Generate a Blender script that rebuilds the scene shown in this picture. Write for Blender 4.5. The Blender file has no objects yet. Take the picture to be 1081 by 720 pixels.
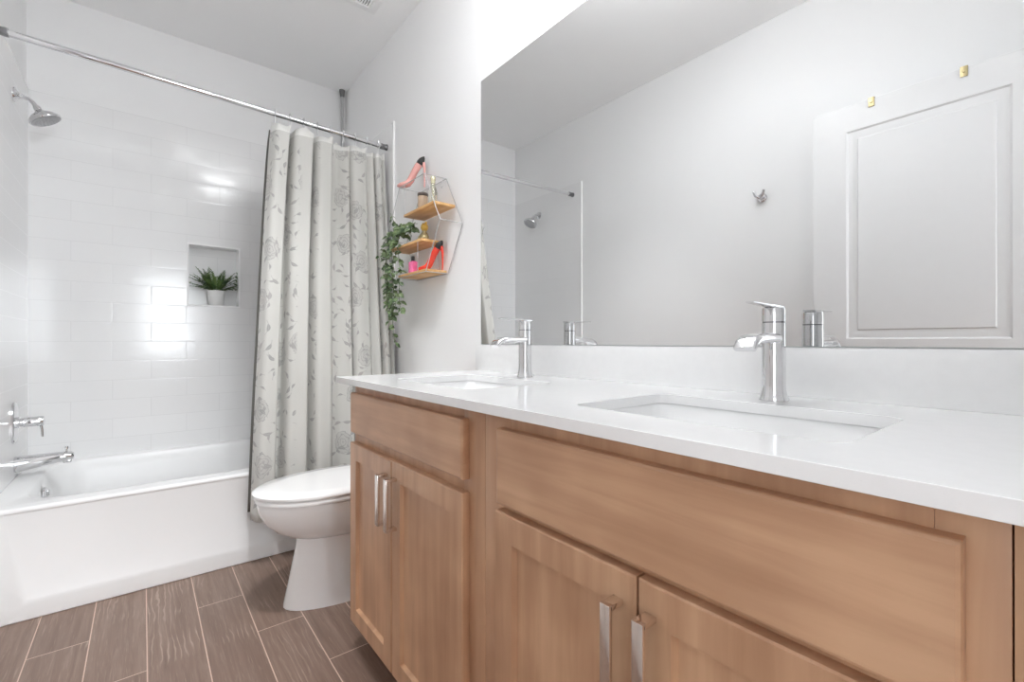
import bpy, bmesh, math, random
from mathutils import Vector, Matrix, noise
random.seed(7)
S = bpy.context.scene
COL = S.collection
PI = math.pi

# ------------------------------------------------------------------ camera, world, lights, exposure
CAM = (3.1877, -1.0854, 0.9914)
YAW, PITCH, FPX = 0.894, 0.0016, 485.1
cd = bpy.data.cameras.new('camera'); cam = bpy.data.objects.new('camera', cd); COL.objects.link(cam)
cd.sensor_width = 36.0; cd.lens = FPX / 1081 * 36.0; cd.clip_start = 0.01
F = Vector((-math.sin(YAW) * math.cos(PITCH), math.cos(YAW) * math.cos(PITCH), math.sin(PITCH)))
R = Vector((math.cos(YAW), math.sin(YAW), 0)); U = R.cross(F)
cam.matrix_world = Matrix(((R.x, U.x, -F.x, CAM[0]), (R.y, U.y, -F.y, CAM[1]), (R.z, U.z, -F.z, CAM[2]), (0, 0, 0, 1)))
S.camera = cam

W = bpy.data.worlds.new('sky'); S.world = W; W.use_nodes = True
W.node_tree.nodes['Background'].inputs[0].default_value = (0.85, 0.92, 1, 1)
W.node_tree.nodes['Background'].inputs[1].default_value = 0.6

BULB = 15.0        # vanity light globes
CEIL_FILL = 19.0        # added ceiling lamp out of view, fill for ceiling and walls
DAY = 76.0         # daylight through the bedroom's far window (W)
SIDE_FILL = 22.0       # fill light at an added, unseen side window of the bedroom (W)
ld = bpy.data.lights.new('window_daylight', 'AREA'); ld.shape = 'RECTANGLE'; ld.size = 2.2; ld.size_y = 1.7; ld.energy = DAY
ld.color = (0.91, 0.96, 1.0)
lo = bpy.data.objects.new('window_daylight', ld); COL.objects.link(lo)
lo.location = (6.75, -0.75, 1.45); lo.rotation_euler = (0, math.radians(90), 0)
ls = bpy.data.lights.new('side_fill_light', 'AREA'); ls.shape = 'RECTANGLE'; ls.size = 2.4; ls.size_y = 1.7; ls.energy = SIDE_FILL
ls.color = (0.91, 0.96, 1.0)
lso = bpy.data.objects.new('side_fill_light', ls); COL.objects.link(lso)
lso.location = (5.2, -3.24, 1.45); lso.rotation_euler = (math.radians(90), 0, 0)

DOWN_FILL = 56.0        # added unseen ceiling spot, fill for floor and low fronts (W)
LX, LY = 1.93, -0.77
sd = bpy.data.lights.new('down_fill_beam', 'SPOT'); sd.energy = DOWN_FILL; sd.spot_size = math.radians(74); sd.spot_blend = 1.0; sd.shadow_soft_size = 0.06
sd.color = (0.97, 0.985, 1.0)
so = bpy.data.objects.new('down_fill_beam', sd); COL.objects.link(so); so.location = (LX, LY, 2.665); so.rotation_euler = (math.radians(-1), math.radians(20), 0)

vs = S.view_settings
S.display_settings.display_device = 'sRGB'
vs.view_transform = 'Standard'; vs.look = 'None'; vs.exposure = 0.64; vs.gamma = 1.0; vs.use_curve_mapping = False
cy = S.cycles
cy.max_bounces = 10; cy.diffuse_bounces = 8; cy.glossy_bounces = 6; cy.transmission_bounces = 8
cy.caustics_reflective = False; cy.caustics_refractive = False; cy.sample_clamp_indirect = 6.0

# ------------------------------------------------------------------ dimensions
D = 1.524            # room width, mirror wall to opposite wall
H = 2.7015           # ceiling
XE = 3.23            # end wall with the doorway
TT = 0.008           # tile thickness
TUBX = 0.833; TUBZ = 0.404
CZ = 0.876           # countertop
FRONT = -0.562       # door and drawer fronts
FACE = -0.542        # face frame

# ------------------------------------------------------------------ mesh helpers
def new(): return bmesh.new()

def bx(bm, x0, x1, y0, y1, z0, z1, b=0.0, seg=2):
    t = bmesh.new()
    bmesh.ops.create_cube(t, size=1.0)
    sx, sy, sz = abs(x1 - x0), abs(y1 - y0), abs(z1 - z0)
    bmesh.ops.scale(t, vec=(sx, sy, sz), verts=t.verts)
    bmesh.ops.translate(t, vec=((x0 + x1) / 2, (y0 + y1) / 2, (z0 + z1) / 2), verts=t.verts)
    if b: bmesh.ops.bevel(t, geom=t.edges[:] , offset=min(b, 0.45 * min(sx, sy, sz)), segments=seg, profile=0.5, affect='EDGES')
    merge(bm, t)

def merge(bm, t, M=None):
    if M is not None: bmesh.ops.transform(t, matrix=M, verts=t.verts)
    me = bpy.data.meshes.new('tmp'); t.to_mesh(me); t.free(); bm.from_mesh(me); bpy.data.meshes.remove(me)

def loft(bm, rings, cap0=True, cap1=True, closed=True):
    V = [[bm.verts.new(p) for p in r] for r in rings]
    n = len(rings[0])
    for a, b in zip(V[:-1], V[1:]):
        for i in range(n if closed else n - 1):
            j = (i + 1) % n
            bm.faces.new((a[i], a[j], b[j], b[i]))
    if cap0: bm.faces.new(V[0][::-1])
    if cap1: bm.faces.new(V[-1])

def tube(bm, pts, r, seg=10, cap=True, flat=1.0, up=None):
    pts = [Vector(p) for p in pts]; n = len(pts)
    rs = r if isinstance(r, (list, tuple)) else [r] * n
    rings = []; prev = None
    for i, p in enumerate(pts):
        t = (pts[min(i + 1, n - 1)] - pts[max(i - 1, 0)]).normalized()
        if prev is None:
            a = Vector(up) if up else (Vector((0, 0, 1)) if abs(t.z) < 0.9 else Vector((1, 0, 0)))
            u = (a - t * a.dot(t)).normalized()
        else: u = (prev - t * prev.dot(t)).normalized()
        prev = u; v = t.cross(u)
        fl = flat[i] if isinstance(flat, (list, tuple)) else flat
        rings.append([p + u * (rs[i] * math.cos(2 * PI * k / seg)) + v * (rs[i] * fl * math.sin(2 * PI * k / seg)) for k in range(seg)])
    loft(bm, rings, cap, cap)

def sweep(bm, pts, prof, up=(0, 0, 1)):
    """rectangular/any closed profile (list of (a,b)) swept along pts; a sideways, b along the 'up' normal"""
    pts = [Vector(p) for p in pts]; n = len(pts); rings = []
    for i, p in enumerate(pts):
        t = (pts[min(i + 1, n - 1)] - pts[max(i - 1, 0)]).normalized()
        pr = prof[i] if isinstance(prof[0][0], (list, tuple)) else prof
        s = t.cross(Vector(up)).normalized(); w = s.cross(t)
        rings.append([p + s * a + w * b for a, b in pr])
    loft(bm, rings)

def lathe(bm, prof, o=(0, 0, 0), seg=32, axis='z', cap=True):
    o = Vector(o); rings = []
    for r, z in prof:
        ring = []
        for k in range(seg):
            c, s = r * math.cos(2 * PI * k / seg), r * math.sin(2 * PI * k / seg)
            ring.append(o + (Vector((c, s, z)) if axis == 'z' else Vector((c, z, -s)) if axis == 'y' else Vector((z, c, s))))
        rings.append(ring)
    loft(bm, rings, cap, cap)

def rrect(x0, x1, y0, y1, r, n=5):
    out = []
    for cx, cy_, a0 in ((x1 - r, y1 - r, 0), (x0 + r, y1 - r, 90), (x0 + r, y0 + r, 180), (x1 - r, y0 + r, 270)):
        for k in range(n + 1):
            a = math.radians(a0 + 90 * k / n); out.append((cx + r * math.cos(a), cy_ + r * math.sin(a)))
    return out

def prism(bm, poly, z0, z1, bev=0.0):
    """poly in xy extruded z0..z1"""
    t = bmesh.new()
    vs_ = [t.verts.new((x, y, z0)) for x, y in poly]; f = t.faces.new(vs_)
    r = bmesh.ops.extrude_face_region(t, geom=[f]); vv = [g for g in r['geom'] if isinstance(g, bmesh.types.BMVert)]
    bmesh.ops.translate(t, vec=(0, 0, z1 - z0), verts=vv)
    if bev: bmesh.ops.bevel(t, geom=t.edges[:], offset=bev, segments=2, affect='EDGES')
    merge(bm, t)

def frame_panel(bm, x0, x1, z0, z1, yf, yb, border, recess, bev):
    """slab in xz facing -y (front at yf, back at yb>yf) with a recessed centre panel of a sloped edge"""
    bl, br, bb, bt = border
    def ring(a0, a1, c0, c1, y): return [(a0, y, c0), (a1, y, c0), (a1, y, c1), (a0, y, c1)]
    e = 0.0025
    rings = [ring(x0, x1, z0, z1, yb), ring(x0, x1, z0, z1, yf + e), ring(x0 + e, x1 - e, z0 + e, z1 - e, yf),
             ring(x0 + bl, x1 - br, z0 + bb, z1 - bt, yf), ring(x0 + bl + bev, x1 - br - bev, z0 + bb + bev, z1 - bt - bev, yf + recess)]
    loft(bm, rings)

def origin(o):
    v = Vector((0, 0, 0))
    while o is not None: v = v + o.location; o = o.parent
    return v

def obj(name, bm, m, parent=None, smooth=40, sub=0):
    bmesh.ops.recalc_face_normals(bm, faces=bm.faces)
    me = bpy.data.meshes.new(name); bm.to_mesh(me); bm.free()
    if parent is not None: me.transform(Matrix.Translation(-origin(parent)))
    if m is not None: me.materials.append(m)
    o = bpy.data.objects.new(name, me); COL.objects.link(o); o.parent = parent
    if smooth:
        me.polygons.foreach_set('use_smooth', [True] * len(me.polygons))
        me.set_sharp_from_angle(angle=math.radians(smooth))
    if sub:
        md = o.modifiers.new('sub', 'SUBSURF'); md.levels = sub; md.render_levels = sub
    return o

def tag(o, label, cat, group=None):
    o['label'] = label; o['category'] = cat
    if group: o['group'] = group
    return o

def thing(name, loc, label, cat, group=None):
    o = bpy.data.objects.new(name, None); COL.objects.link(o); o.location = loc
    o.empty_display_size = 0.05
    return tag(o, label, cat, group)

def struct(name, bm, m, parent=None, smooth=30):
    o = obj(name, bm, m, parent, smooth)
    if parent is None: o['kind'] = 'structure'
    return o

# ------------------------------------------------------------------ materials
def mk(name):
    m = bpy.data.materials.new(name); m.use_nodes = True
    nt = m.node_tree; return m, nt, nt.nodes['Principled BSDF']

def N(nt, t, **kw):
    n = nt.nodes.new(t)
    for k, v in kw.items():
        if k.startswith('_'): setattr(n, k[1:], v)
    for k, v in kw.items():
        if not k.startswith('_'):
            key = int(k[1:]) if k[0] == 'i' and k[1:].isdigit() else k.replace('__', ' ')
            s = n.inputs[key]
            if isinstance(v, bpy.types.NodeSocket): nt.links.new(v, s)
            else: s.default_value = v
    return n

def MATH(nt, op, a, b=0.0, c=0.0):
    n = nt.nodes.new('ShaderNodeMath'); n.operation = op
    for i, v in enumerate((a, b, c)):
        if isinstance(v, bpy.types.NodeSocket): nt.links.new(v, n.inputs[i])
        else: n.inputs[i].default_value = v
    return n.outputs[0]

def MIX(nt, f, a, b):
    n = nt.nodes.new('ShaderNodeMix'); n.data_type = 'RGBA'
    for s, v in ((n.inputs[0], f), (n.inputs[6], a), (n.inputs[7], b)):
        if isinstance(v, bpy.types.NodeSocket): nt.links.new(v, s)
        else: s.default_value = v if not isinstance(v, tuple) else (*v[:3], 1)
    return n.outputs[2]

def RAMP(nt, f, stops):
    n = nt.nodes.new('ShaderNodeValToRGB'); nt.links.new(f, n.inputs[0]); r = n.color_ramp
    while len(r.elements) < len(stops): r.elements.new(0.5)
    for e, (p, c) in zip(r.elements, stops): e.position = p; e.color = (*c, 1) if isinstance(c, tuple) else (c, c, c, 1)
    return n.outputs[0]

def bump(nt, p, h, strength, dist=0.002):
    b = N(nt, 'ShaderNodeBump', Strength=strength, Distance=dist, Height=h); nt.links.new(b.outputs[0], p.inputs['Normal'])

def plain(name, c, rough=0.5, metal=0.0, var=0.04, scale=30.0, bmp=0.0, bscale=200.0, coat=0.0, trans=0.0, ior=1.45):
    m, nt, p = mk(name)
    tc = N(nt, 'ShaderNodeTexCoord')
    nz = N(nt, 'ShaderNodeTexNoise', Vector=tc.outputs['Object'], Scale=scale, Detail=3.0)
    a = tuple(min(1, x * (1 - var)) for x in c); b = tuple(min(1, x * (1 + var)) for x in c)
    nt.links.new(MIX(nt, nz.outputs[0], a, b), p.inputs['Base Color'])
    p.inputs['Roughness'].default_value = rough; p.inputs['Metallic'].default_value = metal; p.inputs['IOR'].default_value = ior
    if coat: p.inputs['Coat Weight'].default_value = coat; p.inputs['Coat Roughness'].default_value = 0.05
    if trans: p.inputs['Transmission Weight'].default_value = trans
    if bmp:
        n2 = N(nt, 'ShaderNodeTexNoise', Vector=tc.outputs['Object'], Scale=bscale, Detail=2.0)
        bump(nt, p, n2.outputs[0], bmp)
    return m

def emis(name, c, s):
    m, nt, p = mk(name)
    tc = N(nt, 'ShaderNodeTexCoord'); nz = N(nt, 'ShaderNodeTexNoise', Vector=tc.outputs['Object'], Scale=4.0)
    p.inputs['Base Color'].default_value = (0.9, 0.9, 0.9, 1)
    nt.links.new(MIX(nt, nz.outputs[0], c, c), p.inputs['Emission Color']); p.inputs['Emission Strength'].default_value = s
    return m

M = {}
M['wall'] = plain('wall_paint', (0.87, 0.87, 0.87), 0.55, var=0.008, scale=3, bmp=0.08, bscale=350)
M['ceil'] = plain('ceiling_paint', (0.94, 0.94, 0.94), 0.8, var=0.01, scale=3, bmp=0.12, bscale=180)
M['trim'] = plain('white_trim_paint', (0.92, 0.92, 0.92), 0.3, var=0.01)
M['door'] = plain('door_paint', (0.74, 0.74, 0.74), 0.35, var=0.01, bmp=0.03, bscale=250)
M['chrome'] = plain('chrome', (0.74, 0.74, 0.75), 0.05, 1.0, var=0.02)
M['darkchrome'] = plain('dark_chrome', (0.30, 0.30, 0.31), 0.18, 1.0, var=0.02)
M['nickel'] = plain('satin_nickel', (0.84, 0.77, 0.72), 0.20, 1.0, var=0.06, scale=90)
M['steel'] = plain('steel_wire', (0.55, 0.55, 0.56), 0.3, 0.9, var=0.03)
M['porc'] = plain('porcelain', (0.92, 0.92, 0.92), 0.10, var=0.005, coat=0.3)
M['tub'] = plain('white_acrylic', (0.90, 0.90, 0.90), 0.30, var=0.006)
M['sink'] = plain('sink_ceramic', (0.91, 0.91, 0.91), 0.12, var=0.005, coat=0.3)
M['dark'] = plain('dark_shadow_gap', (0.03, 0.03, 0.03), 0.8)
M['black'] = plain('black_plastic', (0.025, 0.024, 0.023), 0.35)
M['pot'] = plain('white_pot', (0.80, 0.80, 0.79), 0.45, var=0.01)
M['soil'] = plain('soil', (0.05, 0.035, 0.025), 0.9, var=0.4, scale=120)
M['gold'] = plain('brass', (0.50, 0.42, 0.24), 0.42, 1.0, var=0.1)
M['red'] = plain('red_gloss', (0.75, 0.055, 0.03), 0.12, var=0.1, coat=0.5)
M['pink'] = plain('pink_gloss', (0.80, 0.40, 0.36), 0.15, var=0.08, coat=0.5)
M['hotpink'] = plain('hot_pink_glass', (0.85, 0.16, 0.36), 0.15, var=0.25, scale=70, coat=0.5)
M['paleglass'] = plain('pale_clear_glass', (0.93, 0.93, 0.86), 0.05, var=0.02, trans=0.85)
M['champ'] = plain('champagne_foil', (0.78, 0.72, 0.50), 0.25, 0.8, var=0.15, scale=60)
M['tanwax'] = plain('tan_wax', (0.50, 0.37, 0.26), 0.4, var=0.08, scale=60)
M['lidwood'] = plain('dark_lid', (0.10, 0.075, 0.06), 0.45, var=0.2, scale=80)
M['rubber'] = plain('grey_rubber', (0.18, 0.18, 0.18), 0.7)
M['globe'] = emis('lamp_globe', (0.97, 0.985, 1.0), BULB)
M['fill_disc'] = emis('fill_diffuser', (0.96, 0.98, 1.0), CEIL_FILL)

def mirror_mat():
    m, nt, p = mk('mirror_silver')
    tc = N(nt, 'ShaderNodeTexCoord'); nz = N(nt, 'ShaderNodeTexNoise', Vector=tc.outputs['Object'], Scale=2.0)
    nt.links.new(MIX(nt, nz.outputs[0], (0.815, 0.82, 0.82), (0.825, 0.83, 0.83)), p.inputs['Base Color'])
    p.inputs['Metallic'].default_value = 1.0; p.inputs['Roughness'].default_value = 0.0
    return m
M['mirror'] = mirror_mat()

def tile_mat(name, axis, bs, gc):
    """running-bond 4x12 wall tile; axis = which of x / y runs along the wall"""
    m, nt, p = mk(name)
    tc = N(nt, 'ShaderNodeTexCoord'); sp = N(nt, 'ShaderNodeSeparateXYZ', Vector=tc.outputs['Object'])
    h = sp.outputs[axis]; z = sp.outputs[2]
    TH, TL, G = 0.101, 0.316, 0.0011
    r = MATH(nt, 'DIVIDE', MATH(nt, 'ADD', z, 10 * TH - 1.195), TH)
    row = MATH(nt, 'FLOOR', r); fz = MATH(nt, 'FRACT', r)
    sh = MATH(nt, 'MULTIPLY', MATH(nt, 'MODULO', row, 2.0), 0.5)
    c = MATH(nt, 'ADD', MATH(nt, 'DIVIDE', MATH(nt, 'ADD', h, 0.893 + 10 * TL + TL * 0.5), TL), sh)
    colm = MATH(nt, 'FLOOR', c); fx = MATH(nt, 'FRACT', c)
    dz = MATH(nt, 'MULTIPLY', MATH(nt, 'MINIMUM', fz, MATH(nt, 'SUBTRACT', 1.0, fz)), TH)
    dx = MATH(nt, 'MULTIPLY', MATH(nt, 'MINIMUM', fx, MATH(nt, 'SUBTRACT', 1.0, fx)), TL)
    d = MATH(nt, 'MINIMUM', dx, dz)
    grout = MATH(nt, 'LESS_THAN', d, G)
    cid = N(nt, 'ShaderNodeCombineXYZ', X=row, Y=colm, Z=0.0)
    wn = N(nt, 'ShaderNodeTexWhiteNoise', Vector=cid.outputs[0])
    colr = MIX(nt, wn.outputs[0], (0.865, 0.865, 0.865), (0.88, 0.88, 0.88))
    nt.links.new(MIX(nt, grout, colr, (gc, gc, gc)), p.inputs['Base Color'])
    nt.links.new(MATH(nt, 'MULTIPLY_ADD', grout, 0.12, 0.13), p.inputs['Roughness'])
    edge = N(nt, 'ShaderNodeMapRange', Value=d, _interpolation_type='SMOOTHSTEP'); edge.inputs[1].default_value = 0.0005; edge.inputs[2].default_value = 0.005
    nz = N(nt, 'ShaderNodeTexNoise', Vector=tc.outputs['Object'], Scale=9.0, Detail=1.0)
    # each tile set with a slightly different tilt
    tilt = MATH(nt, 'MULTIPLY', MATH(nt, 'SUBTRACT', wn.outputs[0], 0.5), MATH(nt, 'SUBTRACT', fx, 0.5))
    hh = MATH(nt, 'ADD', MATH(nt, 'ADD', MATH(nt, 'MULTIPLY', edge.outputs[0], 0.5), MATH(nt, 'MULTIPLY', nz.outputs[0], 0.9)), tilt)
    bump(nt, p, hh, bs, 0.0010)
    return m
M['tile_y'] = tile_mat('white_wall_tile_long', 1, 0.25, 0.79)
M['tile_x'] = tile_mat('white_wall_tile_side', 0, 0.07, 0.85)

def floor_mat():
    m, nt, p = mk('wood_plank_tile')
    tc = N(nt, 'ShaderNodeTexCoord'); sp = N(nt, 'ShaderNodeSeparateXYZ', Vector=tc.outputs['Object'])
    x, y = sp.outputs[0], sp.outputs[1]
    PW, PL = 0.1478, 0.9
    r = MATH(nt, 'DIVIDE', MATH(nt, 'ADD', y, 1.3695 + 60 * PW), PW)
    row = MATH(nt, 'FLOOR', r); fy = MATH(nt, 'FRACT', r)
    sh = MATH(nt, 'MULTIPLY', MATH(nt, 'MODULO', row, 3.0), 0.295)
    c = MATH(nt, 'DIVIDE', MATH(nt, 'SUBTRACT', MATH(nt, 'ADD', x, -1.122 + 10 * PL), sh), PL)
    colm = MATH(nt, 'FLOOR', c); fx = MATH(nt, 'FRACT', c)
    dy = MATH(nt, 'MULTIPLY', MATH(nt, 'MINIMUM', fy, MATH(nt, 'SUBTRACT', 1.0, fy)), PW)
    dx = MATH(nt, 'MULTIPLY', MATH(nt, 'MINIMUM', fx, MATH(nt, 'SUBTRACT', 1.0, fx)), PL)
    d = MATH(nt, 'MINIMUM', dx, dy)
    grout = MATH(nt, 'LESS_THAN', d, 0.0016)
    cid = N(nt, 'ShaderNodeCombineXYZ', X=row, Y=colm, Z=3.0)
    wn = N(nt, 'ShaderNodeTexWhiteNoise', Vector=cid.outputs[0])
    off = N(nt, 'ShaderNodeVectorMath', _operation='MULTIPLY_ADD', i0=wn.outputs['Color'], i1=(9, 9, 9), i2=tc.outputs['Object'])
    mp = N(nt, 'ShaderNodeMapping', Vector=off.outputs[0], Scale=(2.2, 34, 1))
    g1 = N(nt, 'ShaderNodeTexNoise', Vector=mp.outputs[0], Scale=1.6, Detail=6.0, Roughness=0.62, Distortion=0.6)
    mp2 = N(nt, 'ShaderNodeMapping', Vector=off.outputs[0], Scale=(3.2, 15, 1))
    g2 = N(nt, 'ShaderNodeTexWave', Vector=mp2.outputs[0], Scale=1.3, Distortion=9.0, Detail=3.0, _bands_direction='Y')
    g2.inputs['Detail Scale'].default_value = 1.1
    msk = N(nt, 'ShaderNodeTexNoise', Vector=off.outputs[0], Scale=5.0, Detail=2.0)
    base = RAMP(nt, g1.outputs[0], [(0.25, (0.170, 0.110, 0.082)), (0.5, (0.240, 0.162, 0.126)), (0.75, (0.320, 0.228, 0.182))])
    tint = MIX(nt, MATH(nt, 'MULTIPLY', wn.outputs[0], 0.35), base, (0.185, 0.120, 0.092))
    lime = MATH(nt, 'MULTIPLY', N(nt, 'ShaderNodeMapRange', Value=g2.outputs[1], i1=0.80, i2=0.98).outputs[0],
                N(nt, 'ShaderNodeMapRange', Value=msk.outputs[0], i1=0.52, i2=0.66).outputs[0])
    fine = N(nt, 'ShaderNodeTexNoise', Vector=N(nt, 'ShaderNodeMapping', Vector=off.outputs[0], Scale=(12, 260, 1)).outputs[0], Scale=1.0, Detail=2.0)
    lime2 = MATH(nt, 'MULTIPLY', N(nt, 'ShaderNodeMapRange', Value=fine.outputs[0], i1=0.60, i2=0.75).outputs[0], 0.28)
    c1 = MIX(nt, MATH(nt, 'ADD', MATH(nt, 'MULTIPLY', lime, 0.55), lime2), tint, (0.50, 0.39, 0.32))
    nt.links.new(MIX(nt, grout, c1, (0.66, 0.50, 0.41)), p.inputs['Base Color'])
    nt.links.new(MATH(nt, 'MULTIPLY_ADD', grout, 0.35, 0.40), p.inputs['Roughness'])
    bump(nt, p, MATH(nt, 'SUBTRACT', MATH(nt, 'MULTIPLY', g1.outputs[0], 0.4), grout), 0.35, 0.001)
    return m
M['floor'] = floor_mat()

def wood_mat(name, c0, c1, c2, vertical=True, sx=1.0, rough=0.33):
    m, nt, p = mk(name)
    tc = N(nt, 'ShaderNodeTexCoord'); oi = N(nt, 'ShaderNodeObjectInfo')
    off = N(nt, 'ShaderNodeVectorMath', _operation='MULTIPLY_ADD', i0=oi.outputs['Random'], i1=(5, 3, 7), i2=tc.outputs['Object'])
    sc = (26 * sx, 26 * sx, 1.8 * sx) if vertical else (1.8 * sx, 26 * sx, 26 * sx)
    mp = N(nt, 'ShaderNodeMapping', Vector=off.outputs[0], Scale=sc)
    g = N(nt, 'ShaderNodeTexNoise', Vector=mp.outputs[0], Scale=1.0, Detail=5.0, Roughness=0.55, Distortion=0.4)
    bl = N(nt, 'ShaderNodeTexNoise', Vector=off.outputs[0], Scale=6.0 * sx, Detail=2.0)
    v = MATH(nt, 'ADD', MATH(nt, 'MULTIPLY', g.outputs[0], 0.55), MATH(nt, 'MULTIPLY', bl.outputs[0], 0.45))
    nt.links.new(RAMP(nt, v, [(0.36, c0), (0.5, c1), (0.64, c2)]), p.inputs['Base Color'])
    p.inputs['Roughness'].default_value = rough
    bump(nt, p, g.outputs[0], 0.05, 0.001)
    return m
CW = ((0.440, 0.245, 0.140), (0.530, 0.310, 0.185), (0.640, 0.395, 0.240))
M['wood_v'] = wood_mat('stained_maple_upright', *CW, True)
M['wood_h'] = wood_mat('stained_maple_level', *CW, False)
M['pine'] = wood_mat('pine_board', (0.55, 0.29, 0.10), (0.68, 0.39, 0.16), (0.78, 0.50, 0.25), False, 1.6, 0.45)

def quartz_mat():
    m, nt, p = mk('white_quartz')
    tc = N(nt, 'ShaderNodeTexCoord')
    nz = N(nt, 'ShaderNodeTexNoise', Vector=tc.outputs['Object'], Scale=45.0, Detail=4.0)
    vo = N(nt, 'ShaderNodeTexVoronoi', Vector=tc.outputs['Object'], Scale=160.0)
    c = RAMP(nt, nz.outputs[0], [(0.35, (0.855, 0.855, 0.855)), (0.6, (0.87, 0.87, 0.87))])
    sp = MATH(nt, 'MULTIPLY', MATH(nt, 'LESS_THAN', vo.outputs[0], 0.14), 0.12)
    nt.links.new(MIX(nt, sp, c, (0.72, 0.72, 0.72)), p.inputs['Base Color'])
    p.inputs['Roughness'].default_value = 0.13
    return m
M['quartz'] = quartz_mat()

def curtain_mat():
    m, nt, p = mk('printed_curtain_fabric')
    uv = N(nt, 'ShaderNodeUVMap'); uv.uv_map = 'UVMap'
    nzw = N(nt, 'ShaderNodeTexNoise', Vector=uv.outputs[0], Scale=6.0, Detail=1.0)
    P = uv.outputs[0]
    def leaves(scale, L, Wd, seed, dens):
        mp = N(nt, 'ShaderNodeMapping', Vector=P, Location=(seed, seed * 1.7, 0), Scale=(scale, scale, 1))
        vo = N(nt, 'ShaderNodeTexVoronoi', Vector=mp.outputs[0], Scale=1.0, Randomness=0.8, _voronoi_dimensions='2D')
        loc = N(nt, 'ShaderNodeVectorMath', _operation='SUBTRACT', i0=mp.outputs[0], i1=vo.outputs['Position'])
        cs = N(nt, 'ShaderNodeSeparateColor', Color=vo.outputs['Color'])
        ang = MATH(nt, 'MULTIPLY', cs.outputs[0], 6.28)
        ro = N(nt, 'ShaderNodeVectorRotate', Vector=loc.outputs[0], Angle=ang)
        s2 = N(nt, 'ShaderNodeSeparateXYZ', Vector=ro.outputs[0])
        a = MATH(nt, 'DIVIDE', s2.outputs[0], L)
        w = MATH(nt, 'MULTIPLY', MATH(nt, 'SUBTRACT', 1.0, MATH(nt, 'MULTIPLY', a, a)), Wd)
        bend = MATH(nt, 'MULTIPLY_ADD', MATH(nt, 'MULTIPLY', a, a), 0.06, s2.outputs[1])
        ab = MATH(nt, 'ABSOLUTE', bend)
        leaf = MATH(nt, 'LESS_THAN', ab, w)
        vein = MATH(nt, 'LESS_THAN', ab, 0.012)
        on = MATH(nt, 'LESS_THAN', cs.outputs[1], dens)
        stem = MATH(nt, 'MULTIPLY', MATH(nt, 'LESS_THAN', ab, 0.018), MATH(nt, 'LESS_THAN', MATH(nt, 'ABSOLUTE', a), 1.7))
        body = MATH(nt, 'MAXIMUM', MATH(nt, 'MULTIPLY', leaf, MATH(nt, 'MULTIPLY_ADD', vein, -0.5, 0.8)), MATH(nt, 'MULTIPLY', stem, 0.55))
        return MATH(nt, 'MULTIPLY', body, on), cs.outputs[2]
    l1, k1 = leaves(13.0, 0.26, 0.10, 0.3, 0.75)
    l2, k2 = leaves(17.0, 0.24, 0.085, 5.1, 0.55)
    # peonies: rings broken by noise around sparse centres
    mp = N(nt, 'ShaderNodeMapping', Vector=P, Location=(2.2, 0.4, 0), Scale=(5.2, 4.0, 1))
    vo = N(nt, 'ShaderNodeTexVoronoi', Vector=mp.outputs[0], Scale=1.0, Randomness=0.55, _voronoi_dimensions='2D')
    nz = N(nt, 'ShaderNodeTexNoise', Vector=P, Scale=42.0, Detail=2.0)
    dd = MATH(nt, 'ADD', vo.outputs['Distance'], MATH(nt, 'MULTIPLY', MATH(nt, 'SUBTRACT', nz.outputs[0], 0.5), 0.16))
    ring = MATH(nt, 'ABSOLUTE', MATH(nt, 'SINE', MATH(nt, 'MULTIPLY', dd, 46.0)))
    line = MATH(nt, 'LESS_THAN', ring, 0.42)
    inside = MATH(nt, 'LESS_THAN', dd, 0.21)
    fl = MATH(nt, 'MULTIPLY', inside, MATH(nt, 'MULTIPLY_ADD', line, 0.45, 0.22))
    # print runs in upright bands
    su = N(nt, 'ShaderNodeSeparateXYZ', Vector=P)
    band = MATH(nt, 'SINE', MATH(nt, 'MULTIPLY', MATH(nt, 'ADD', su.outputs[0], MATH(nt, 'MULTIPLY', nzw.outputs[0], 0.05)), 2 * PI / 0.235))
    bm_ = N(nt, 'ShaderNodeMapRange', Value=band, i1=-0.45, i2=-0.25).outputs[0]
    pr = MATH(nt, 'MULTIPLY', MATH(nt, 'MAXIMUM', MATH(nt, 'MAXIMUM', l1, l2), fl), bm_)
    hem = MATH(nt, 'LESS_THAN', su.outputs[1], 2.012)
    pr = MATH(nt, 'MULTIPLY', pr, hem)
    base = MIX(nt, hem, (0.74, 0.735, 0.705), (0.575, 0.57, 0.54))
    ink = MIX(nt, k1, (0.17, 0.17, 0.17), (0.27, 0.245, 0.25))
    col = MIX(nt, MATH(nt, 'MULTIPLY', pr, 0.76), base, ink)
    wv = N(nt, 'ShaderNodeTexNoise', Vector=N(nt, 'ShaderNodeMapping', Vector=P, Scale=(1, 0.25, 1)).outputs[0], Scale=420.0, Detail=2.0)
    nt.links.new(col, p.inputs['Base Color']); p.inputs['Roughness'].default_value = 0.85
    p.inputs['Sheen Weight'].default_value = 0.15
    bump(nt, p, wv.outputs[0], 0.15, 0.001)
    return m
M['curtain'] = curtain_mat()
M['back_sheet'] = plain('taupe_sheet_fabric', (0.16, 0.155, 0.14), 0.8, var=0.05, scale=80)

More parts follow.
